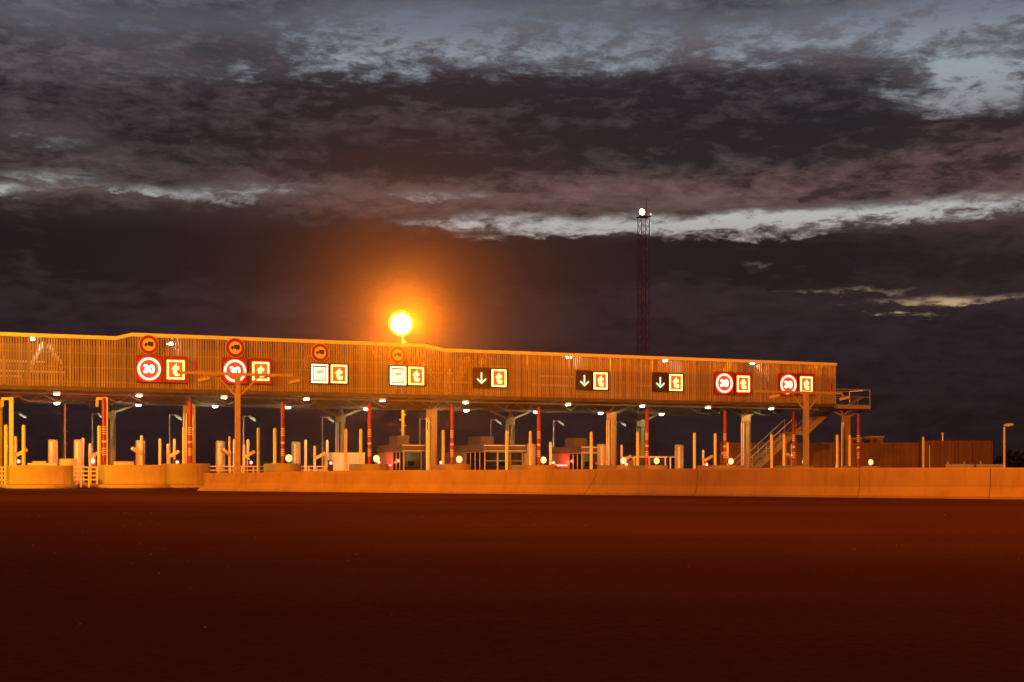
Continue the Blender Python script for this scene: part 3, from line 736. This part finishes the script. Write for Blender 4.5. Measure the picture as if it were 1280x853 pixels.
# lane lamps behind the plaza: a crooked post with a small floodlight
LL = [(16, 515), (115.4, 516), (212, 517), (304.5, 519.5), (403, 521), (525, 522.5), (613.5, 525), (692, 526), (769.5, 528)]
proto = None
for k, (px, py) in enumerate(LL):
    t_ = 16.6; s_ = S(px, t_); lb = f'thin grey crook post with a small flood lamp, {ORD[k+1]} from the left'
    if proto is None:
        proto = thing('crook_lamp', lb, 'lamp post', s_, t_, 0, 'crook posts with flood lamps'); H2 = 5.0
        MB().tube((0, 0, 0), (0, 0, H2), .075, .06, 10).tube((-.03, 0, H2 - .03), (.48, 0, H2 - .03), .055, n=10).build('post', M['galv'], proto, True)
        lh = MB().bar((.40, 0, H2 + .0), (.80, -.2, H2 - .28), .42, .14).build('lamp_head', M['white'], proto, bevel=.015)
        MB().bar((.48, -.12, H2 - .16), (.80, -.28, H2 - .38), .36, .05).build('lens', M['panel'], lh)
    else: dup(proto, W(s_, t_), lb)

# T shaped camera masts in front of the canopy
def t_mast(px, t_, ybar, pl, pr_, w, lb):
    s_ = S(px, t_); zb = Z(ybar, s_, t_); a, b_ = S(pl, t_) - s_, S(pr_, t_) - s_
    o = thing('camera_mast', lb, 'camera mast', s_, t_, 0, 'T shaped camera masts')
    MB().box(-w/2, w/2, -w/2, w/2, 0, zb - .1).box(-w/2 - .12, w/2 + .12, -w/2 - .12, w/2 + .12, 0, .06).build('mast', M['orange_steel'], o, bevel=.015)
    MB().box(a, b_, -.09, .09, zb - .099, zb + .06).build('cross_arm', M['orange_steel'], o, bevel=.01)
    for sg in (-1, 1): MB().bar((sg * w / 2, 0, zb - 1.15), (sg * 1.15, 0, zb - .1), .09).build('stay', M['orange_steel'], o)
    for x in (a + .9, b_ - .9):
        MB().bar((x, -.1, zb + .12), (x, -.1, zb + .62), .09).build('antenna', M['red'], o)
    for x, sg in ((a + 1.15, -1), (b_ - .15, -1)):
        c = MB().bar((x - .1, -.1, zb - .42), (x + .48, -.45, zb - .27), .24, .20).build('camera', M['steel'], o, bevel=.02)
        MB().bar((x + .2, -.12, zb - .22), (x + .2, -.02, zb - .098), .08).build('bracket', M['steel'], c)
    for x0, x1 in ((-2.0, -.9), (.9, 2.2)):
        MB().bar((x0 + .2, -.5, zb - .22), (x1, -.2, zb - .06), .08, .07).build('flash_bar', M['orange_steel'], o)
t_mast(297, -12.0, 467.5, 222, 366, .26, 'orange T shaped camera mast standing behind the barrier at left, before the second 30 panel')
t_mast(1007.5, -10.5, 490.5, 943, 1052, .30, 'orange T shaped camera mast at right, before the rightmost sign pair')

# ------------------------------------------------------------------ booths and cabins
def booth(px_corner, px_right, length, t_, yroof, ac0, ac1, lb, panes_side, panes_front, strip):
    """front-left corner at px_corner, front face runs right, long side runs back"""
    s_ = S(px_corner, t_); w = S(px_right, t_) - s_; h = Z(yroof, s_, t_)
    o = thing('toll_booth', lb, 'toll booth', s_, t_, 0, 'toll booths')
    hw = h - .48
    MB().box(-.12, w + .15, -.15, length + .1, hw + .003, h).build('roof', M['roof'], o, bevel=.03)
    MB().box(-.14, w + .17, -.17, -.152, h - .10, h - .04).box(-.14, w + .17, -.17, -.152, hw + .02, hw + .07).build('roof_trim', M['white'], o)
    MB().box(ac0 * w, ac1 * w, length * .25, length * .55, h + .002, h + .62).build('roof_unit', M['roof'], o, bevel=.02)
    MB().box(.0, w, length - .08, length, .15, hw).box(w - .06, w, .08, length - .085, .15, hw).box(0, w, .0, length, .15, .2).build('rear_wall', M['white'], o)
    zs_ = .95
    MB().box(0, .05, .06, length - .09, .2, zs_).box(.055, w - .065, 0, .05, .2, zs_).build('lower_wall', M['stainless'], o)
    k0 = length * .42
    MB().box(0, .05, k0, length - .09, zs_ + .002, hw).build('side_panel', M['stainless'], o)
    for i in range(panes_side):
        a, b_ = .06 + (k0 - .06) * i / panes_side, .06 + (k0 - .06) * (i + 1) / panes_side
        f = MB().box(-.012, .05, a, a + .05, zs_ + .002, hw).box(-.012, .05, b_ - .05, b_ - .002, zs_ + .002, hw).box(-.01, .05, a + .052, b_ - .052, zs_ + .002, zs_ + .05).box(-.01, .05, a + .052, b_ - .052, hw - .05, hw)
        f = f.build('window', M['galv'], o)
        MB().box(.015, .03, a + .052, b_ - .052, zs_ + .052, hw - .052).build('pane', M['glass'], f)
    for i in range(panes_front):
        a, b_ = w * i / panes_front, w * (i + 1) / panes_front
        f = MB().box(a + .002, a + .06, -.012, .05, zs_ + .002, hw).box(b_ - .06, b_ - .002, -.012, .05, zs_ + .002, hw).box(a + .062, b_ - .062, -.01, .05, zs_ + .002, zs_ + .06).box(a + .062, b_ - .062, -.01, .05, hw - .06, hw)
        if panes_front > 1: f.box(a + .062, b_ - .062, -.01, .05, (zs_ + hw) / 2, (zs_ + hw) / 2 + .05)
        f = f.build('window', M['galv'], o)
        MB().box(a + .062, b_ - .062, .015, .03, zs_ + .062, hw - .062).build('pane', M['glass'], f)
    MB().box(w * .15, w * .85, .5, 1.0, .2, 1.25).build('desk', M['steel'], o)
    MB().box(w * .4, w * .75, .55, .62, 1.27, 1.62).build('monitor', M['black'], o)
    if strip:
        f = MB().box(-.05, -.004, k0 + .3, length - .5, 1.30, 1.42).build('reflection_strip', M['red_reflection'], o)  # glowing bar added as the red reflection on the side panel
    l = bpy.data.lights.new('booth_light', 'POINT'); l.energy = 9; l.color = (1, .75, .36); l.shadow_soft_size = .2
    lo = bpy.data.objects.new('booth_light', l); COL.objects.link(lo); lo.parent = o; lo.location = (w * .5, length * .5, hw - .25)
booth(504.5, 527, 5.4, 4.0, 555.5, .0, .7, 'narrow grey roofed toll booth with rooftop unit, leftmost of three', 3, 1, True)
booth(606, 653.5, 8.4, 4.0, 555.8, .2, .55, 'wide grey roofed toll booth with large front glass, middle of three', 4, 3, True)
booth(727.5, 747.5, 5.0, 4.0, 558, .0, .8, 'narrow grey roofed toll booth beside a yellow pole, rightmost of three', 3, 1, True)

def cabin(px0, px1, py, t_, depth, name, lb, cat, m_, dark=False):
    s_ = S(px0, t_); w = S(px1, t_) - s_; h = Z(py, s_, t_); o = thing(name, lb, cat, s_, t_)
    MB().box(0, w, 0, depth, .15, h).build('body', m_, o, bevel=.02)
    MB().box(-.03, w + .03, -.03, depth + .03, h + .002, h + .06).build('lid', m_, o)
    for a, b_ in ((.06, .48), (.52, .94)):
        dr = MB().box(a * w, b_ * w, -.022, -.003, .3, h - .12).build('door', m_, o)
        MB().box((b_ - .06) * w, (b_ - .03) * w, -.05, -.024, h * .5, h * .5 + .15).build('handle', M['steel'], dr)
cabin(415, 456, 567, 5.5, 1.8, 'service_cabin', 'white two door service cabin behind two yellow poles', 'cabin', M['white'])
cabin(655.5, 659, 568, 7.0, 1.0, 'white_cabinet', 'narrow white cabinet at the right corner of the middle booth', 'cabinet', M['white'])
for px0, px1, py, lb in ((75.5, 97, 575, 'pale machine cabinet under the narrow orange mast'), (42, 57, 578, 'low pale cabinet behind the first island nose'), (145, 167, 578.5, 'low pale cabinet behind the second island nose'), (344, 350, 580, 'small pale cabinet left of the fourth island nose')):
    cabin(px0, px1, py, .5, .8, 'machine_cabinet', lb, 'cabinet', M['white'])
# framed shelters at right of centre
for px0, px1, lb in ((792.5, 808, 'white framed glass shelter, left one behind the yellow pole'), (811, 832.5, 'white framed glass shelter behind the yellow beacon of the ninth island'), (837.5, 846, 'white framed glass shelter, right one beside the box pillar')):
    t_ = 6.0; s_ = S(px0, t_); w = S(px1, t_) - s_; h = Z(570.5, s_, t_); o = thing('glass_shelter', lb, 'shelter', s_, t_, 0, 'white framed shelters')
    f = MB().box(0, .1, 0, .1, 0, h).box(w - .1, w, 0, .1, 0, h).box(.102, w - .102, 0, .1, h - .1, h).box(.102, w - .102, 0, .1, .9, .98)
    f.box(0, .1, 2.0, 2.1, 0, h).box(w - .1, w, 2.0, 2.1, 0, h).box(.01, .09, .102, 1.998, h - .1, h).build('frame', M['white'], o)
    MB().box(.102, w - .102, .04, .055, .982, h - .102).build('pane', M['glass'], o)
    MB().box(.12, w - .12, 1.7, 1.78, .1, h - .3).build('rear_panel', M['steel'], o)
# white railings between the islands
def railing(px0, px1, ytop, t_, lb, n=6, rails=3):
    s_ = S(px0, t_); w = S(px1, t_) - s_; h = Z(ytop, s_, t_); o = thing('white_railing', lb, 'railing', s_, t_, 0, 'white tube railings')
    f = MB()
    for k in range(rails): f.tube((0, 0, h - .04 - k * .24), (w, 0, h - .04 - k * .24), .045, n=8)
    f.build('rails', M['white'], o, True)
    for k in range(n): MB().tube((w * k / (n - 1), 0, 0), (w * k / (n - 1), 0, h), .045, n=8).build('post', M['white'], o, True)
railing(259, 345, 582.5, 0.6, 'white tube railing from the third island to the fourth island', 7)
railing(376, 416, 582.5, 2.4, 'white tube railing from the fourth island to the white cabin', 5)
railing(91, 131, 583.5, -1.0, 'white tube railing in the gap between the first two islands', 5, 4)
railing(-8, 13, 583.5, -1.0, 'white tube railing at the left edge of the picture', 3, 4)
railing(854, 892, 586.2, -1.0, 'white tube railing low behind the barrier, left of the tenth island', 4, 2)

# ------------------------------------------------------------------ background right: timber fence, huts, lamp, hedge
def plain(px, y): return Vector(((px - 640) / F * y, y, 0))
def zed(py, y): return EYE + (HOR - py) * y / F
fd = 128.0
def fence(px0, px1, py, y, lb):
    a, b_ = plain(px0, y), plain(px1, y); h = zed(py, y); o = thing('timber_fence', lb, 'fence', 0, 0, 0, 'brown timber fence runs', 0, a)
    w = b_.x - a.x; f = MB(); x = 0
    while x < w: f.box(x, min(w, x + .145), random.uniform(-.02, .02), .05, 0, h + random.uniform(-.03, .03)); x += .16
    f.build('boards', M['fence'], o)
    MB().box(0, w, .06, .12, .6, .75).box(0, w, .06, .12, h - .7, h - .55).build('rail', M['steel_dark'], o)
    return h
fence(900, 1151, 553.5, fd, 'brown vertical board fence behind the staircase, the longer lower run')
fence(1152, 1241, 551, fd - 1.5, 'brown vertical board fence at far right, the taller shorter run')
for px0, px1, py, lb in ((1064, 1077, 547.5, 'small flat roofed hut top above the fence beside the rightmost red gauge'), (1088.5, 1104, 545.5, 'small flat roofed hut top above the fence, right one')):
    y = fd + 3; a, b_ = plain(px0, y), plain(px1, y); h = zed(py, y); w = b_.x - a.x
    o = thing('equipment_hut', lb, 'hut', 0, 0, 0, 'huts behind the fence', 0, a)
    MB().box(0, w, 0, 2, 0, h - .12).build('wall', M['fence'], o); MB().box(-.08, w + .08, -.08, 2.1, h - .117, h).build('roof', M['orange_steel'], o)
    MB().box(w * .2, w * .5, -.012, -.003, h - .75, h - .25).build('window', M['black'], o)
y = 96.0; a = plain(1255.3, y); h = zed(534, y)
o = thing('street_lamp', 'unlit street lamp on a pale post at far right', 'street lamp', 0, 0, 0, None, 0, a)
MB().tube((0, 0, 0), (0, 0, h), .09, .07, 12).build('post', M['white'], o, True)
b2 = bmesh.new(); bmesh.ops.create_uvsphere(b2, u_segments=20, v_segments=10, radius=.36)
for v in b2.verts: v.co.z *= .36; v.co.y *= .6; v.co.x = v.co.x * (1.0 + .15 * v.co.x) + .28
me = bpy.data.meshes.new('lamp_head'); b2.to_mesh(me); b2.free(); me.materials.append(M['white'])
for p in me.polygons: p.use_smooth = True
lo = bpy.data.objects.new('lamp_head', me); COL.objects.link(lo); lo.parent = o; lo.location = (0, 0, h + .1); lo.rotation_euler = (0, -.12, 0)
y = 108.0; a, b_ = plain(1182, y), plain(1254, y); o = thing('road_guardrail', 'pale low guardrail with short posts in front of the fence end at far right', 'guardrail', 0, 0, 0, None, 0, a)
w = b_.x - a.x; h = zed(580.5, y)
MB().box(0, w, 0, .06, h - .26, h).build('rail', M['galv'], o)
for k, hh in enumerate((577, 582, 577, 581, 576.5, 581.5, 582)):
    x = w * (k + .3) / 7; MB().box(x - .06, x + .06, .062, .16, 0, zed(hh, y)).build('post', M['galv'], o)
y = 104; a = plain(1162, y); o = thing('thin_stake', 'thin pale stake right of the lone yellow pole', 'stake', 0, 0, 0, None, 0, a)
MB().tube((0, 0, 0), (0, 0, zed(557, y)), .055, .045, 8, True).build('shaft', M['galv'], o, True); MB().box(-.09, .09, -.09, .09, 0, .05).build('foot', M['steel'], o)
y = fd + 2; a = plain(1178.5, y); o = thing('vent_pipe', 'short pale vent pipe sticking up above the fence at far right', 'pipe', 0, 0, 0, None, 0, a)
MB().tube((0, 0, 0), (0, 0, zed(542.5, y)), .09, .09, 10).build('pipe', M['galv'], o, True); MB().tube((0, 0, zed(542.5, y)), (0, 0, zed(541, y)), .12, .12, 10).build('cap', M['white'], o, True)
M['leaf'] = mat('hedge_leaves', (.022, .03, .013), .7, 0, .4, 2)
hd = MB(); rnd = random.Random(3)
for k in range(5200):
    px = rnd.uniform(1240, 1420); yy = rnd.uniform(150, 162)
    top = 2.5 + .4 * math.sin(px * .045) + .35 * math.sin(px * .21 + 1) + .25 * math.sin(px * .53) + (px - 1240) * .006
    c = plain(px, yy); c.z = top * (1 - rnd.random() ** 2); d1 = Vector((rnd.uniform(-1, 1), rnd.uniform(-1, 1), rnd.uniform(-1, 1))).normalized() * .3; d2 = Vector((rnd.uniform(-1, 1), rnd.uniform(-1, 1), rnd.uniform(-1, 1))).normalized() * .22
    hd.add([c - d1, c + d2, c + d1, c - d2], [(0, 1, 2, 3)])
ho = hd.build('hedge', M['leaf']); tag(ho, 'dark leafy hedge behind the unlit street lamp at far right', 'hedge'); struct(ho, 'stuff')

# ------------------------------------------------------------------ lattice radio mast behind the canopy
y = 172.0; a = plain(804.5, y); o = thing('radio_mast', 'tall dark red lattice mast with a floodlight at its top, rising behind the canopy', 'radio mast', 0, 0, 0, None, math.radians(20), a)
top = zed(272, y)
def hw(z_): return .52 + max(0, (17 - z_) / 17) * .75
zz = 0; n = 30; lev = [top * k / n for k in range(n + 1)]
for sx_, sy_ in ((-1, -1), (1, -1), (1, 1), (-1, 1)):
    lg = MB()
    for z0_, z1_ in zip(lev[:-1], lev[1:]): lg.tube((sx_ * hw(z0_), sy_ * hw(z0_), z0_), (sx_ * hw(z1_), sy_ * hw(z1_), z1_), .05, n=6)
    lg.build('leg', M['tower'], o)
bc = MB(); cs4 = ((-1, -1), (1, -1), (1, 1), (-1, 1))
for z0_, z1_ in zip(lev[:-1], lev[1:]):
    for i in range(4):
        p, q_ = cs4[i], cs4[(i + 1) % 4]
        bc.tube((p[0]*hw(z0_), p[1]*hw(z0_), z0_), (q_[0]*hw(z1_), q_[1]*hw(z1_), z1_), .028, n=5)
        bc.tube((p[0]*hw(z1_), p[1]*hw(z1_), z1_), (q_[0]*hw(z1_), q_[1]*hw(z1_), z1_), .025, n=5)
bc.build('lattice', M['tower'], o)
ld = MB()
for sx_ in (-.16, .16): ld.tube((sx_, -.2, 1), (sx_, -.2, top), .03, n=5)
z_ = 1
while z_ < top: ld.tube((-.16, -.2, z_), (.16, -.2, z_), .02, n=4); z_ += .45
ld.build('ladder', M['tower'], o)
MB().box(-.7, .7, -.7, .7, top, top + .12).build('top_platform', M['tower'], o)
MB().tube((.35, 0, top), (.35, 0, zed(248, y)), .07, .04, 6).build('antenna', M['tower'], o)
fl = MB().box(-.95, -.35, -.95, -.72, top + .15, top + .75).build('floodlight', M['steel'], o)
MB().tube((-.65, -.953, top + .45), (-.65, -1.03, top + .45), .34, .30, 18).build('lens', M['towerlamp'], fl)
MB().box(.5, .68, -.8, -.7, top + .2, top + .42).build('warning_lamp', M['panel'], o)

# ------------------------------------------------------------------ haze volume added to stand in for lens glow round the lamps
hz = MB().box(-1500, 1500, -200, 1600, -1, zed(246, 172.0) + 3).build('haze', bpy.data.materials.new('haze')); hz['kind'] = 'stuff'
hm = hz.data.materials[0]; hm.use_nodes = True; t = hm.node_tree; t.nodes.clear()
pvn = t.nodes.new('ShaderNodeVolumePrincipled'); oo = t.nodes.new('ShaderNodeOutputMaterial')
pvn.inputs['Color'].default_value = (.85, .83, .80, 1); pvn.inputs['Density'].default_value = HAZE; pvn.inputs['Anisotropy'].default_value = .95
t.links.new(pvn.outputs[0], oo.inputs['Volume'])
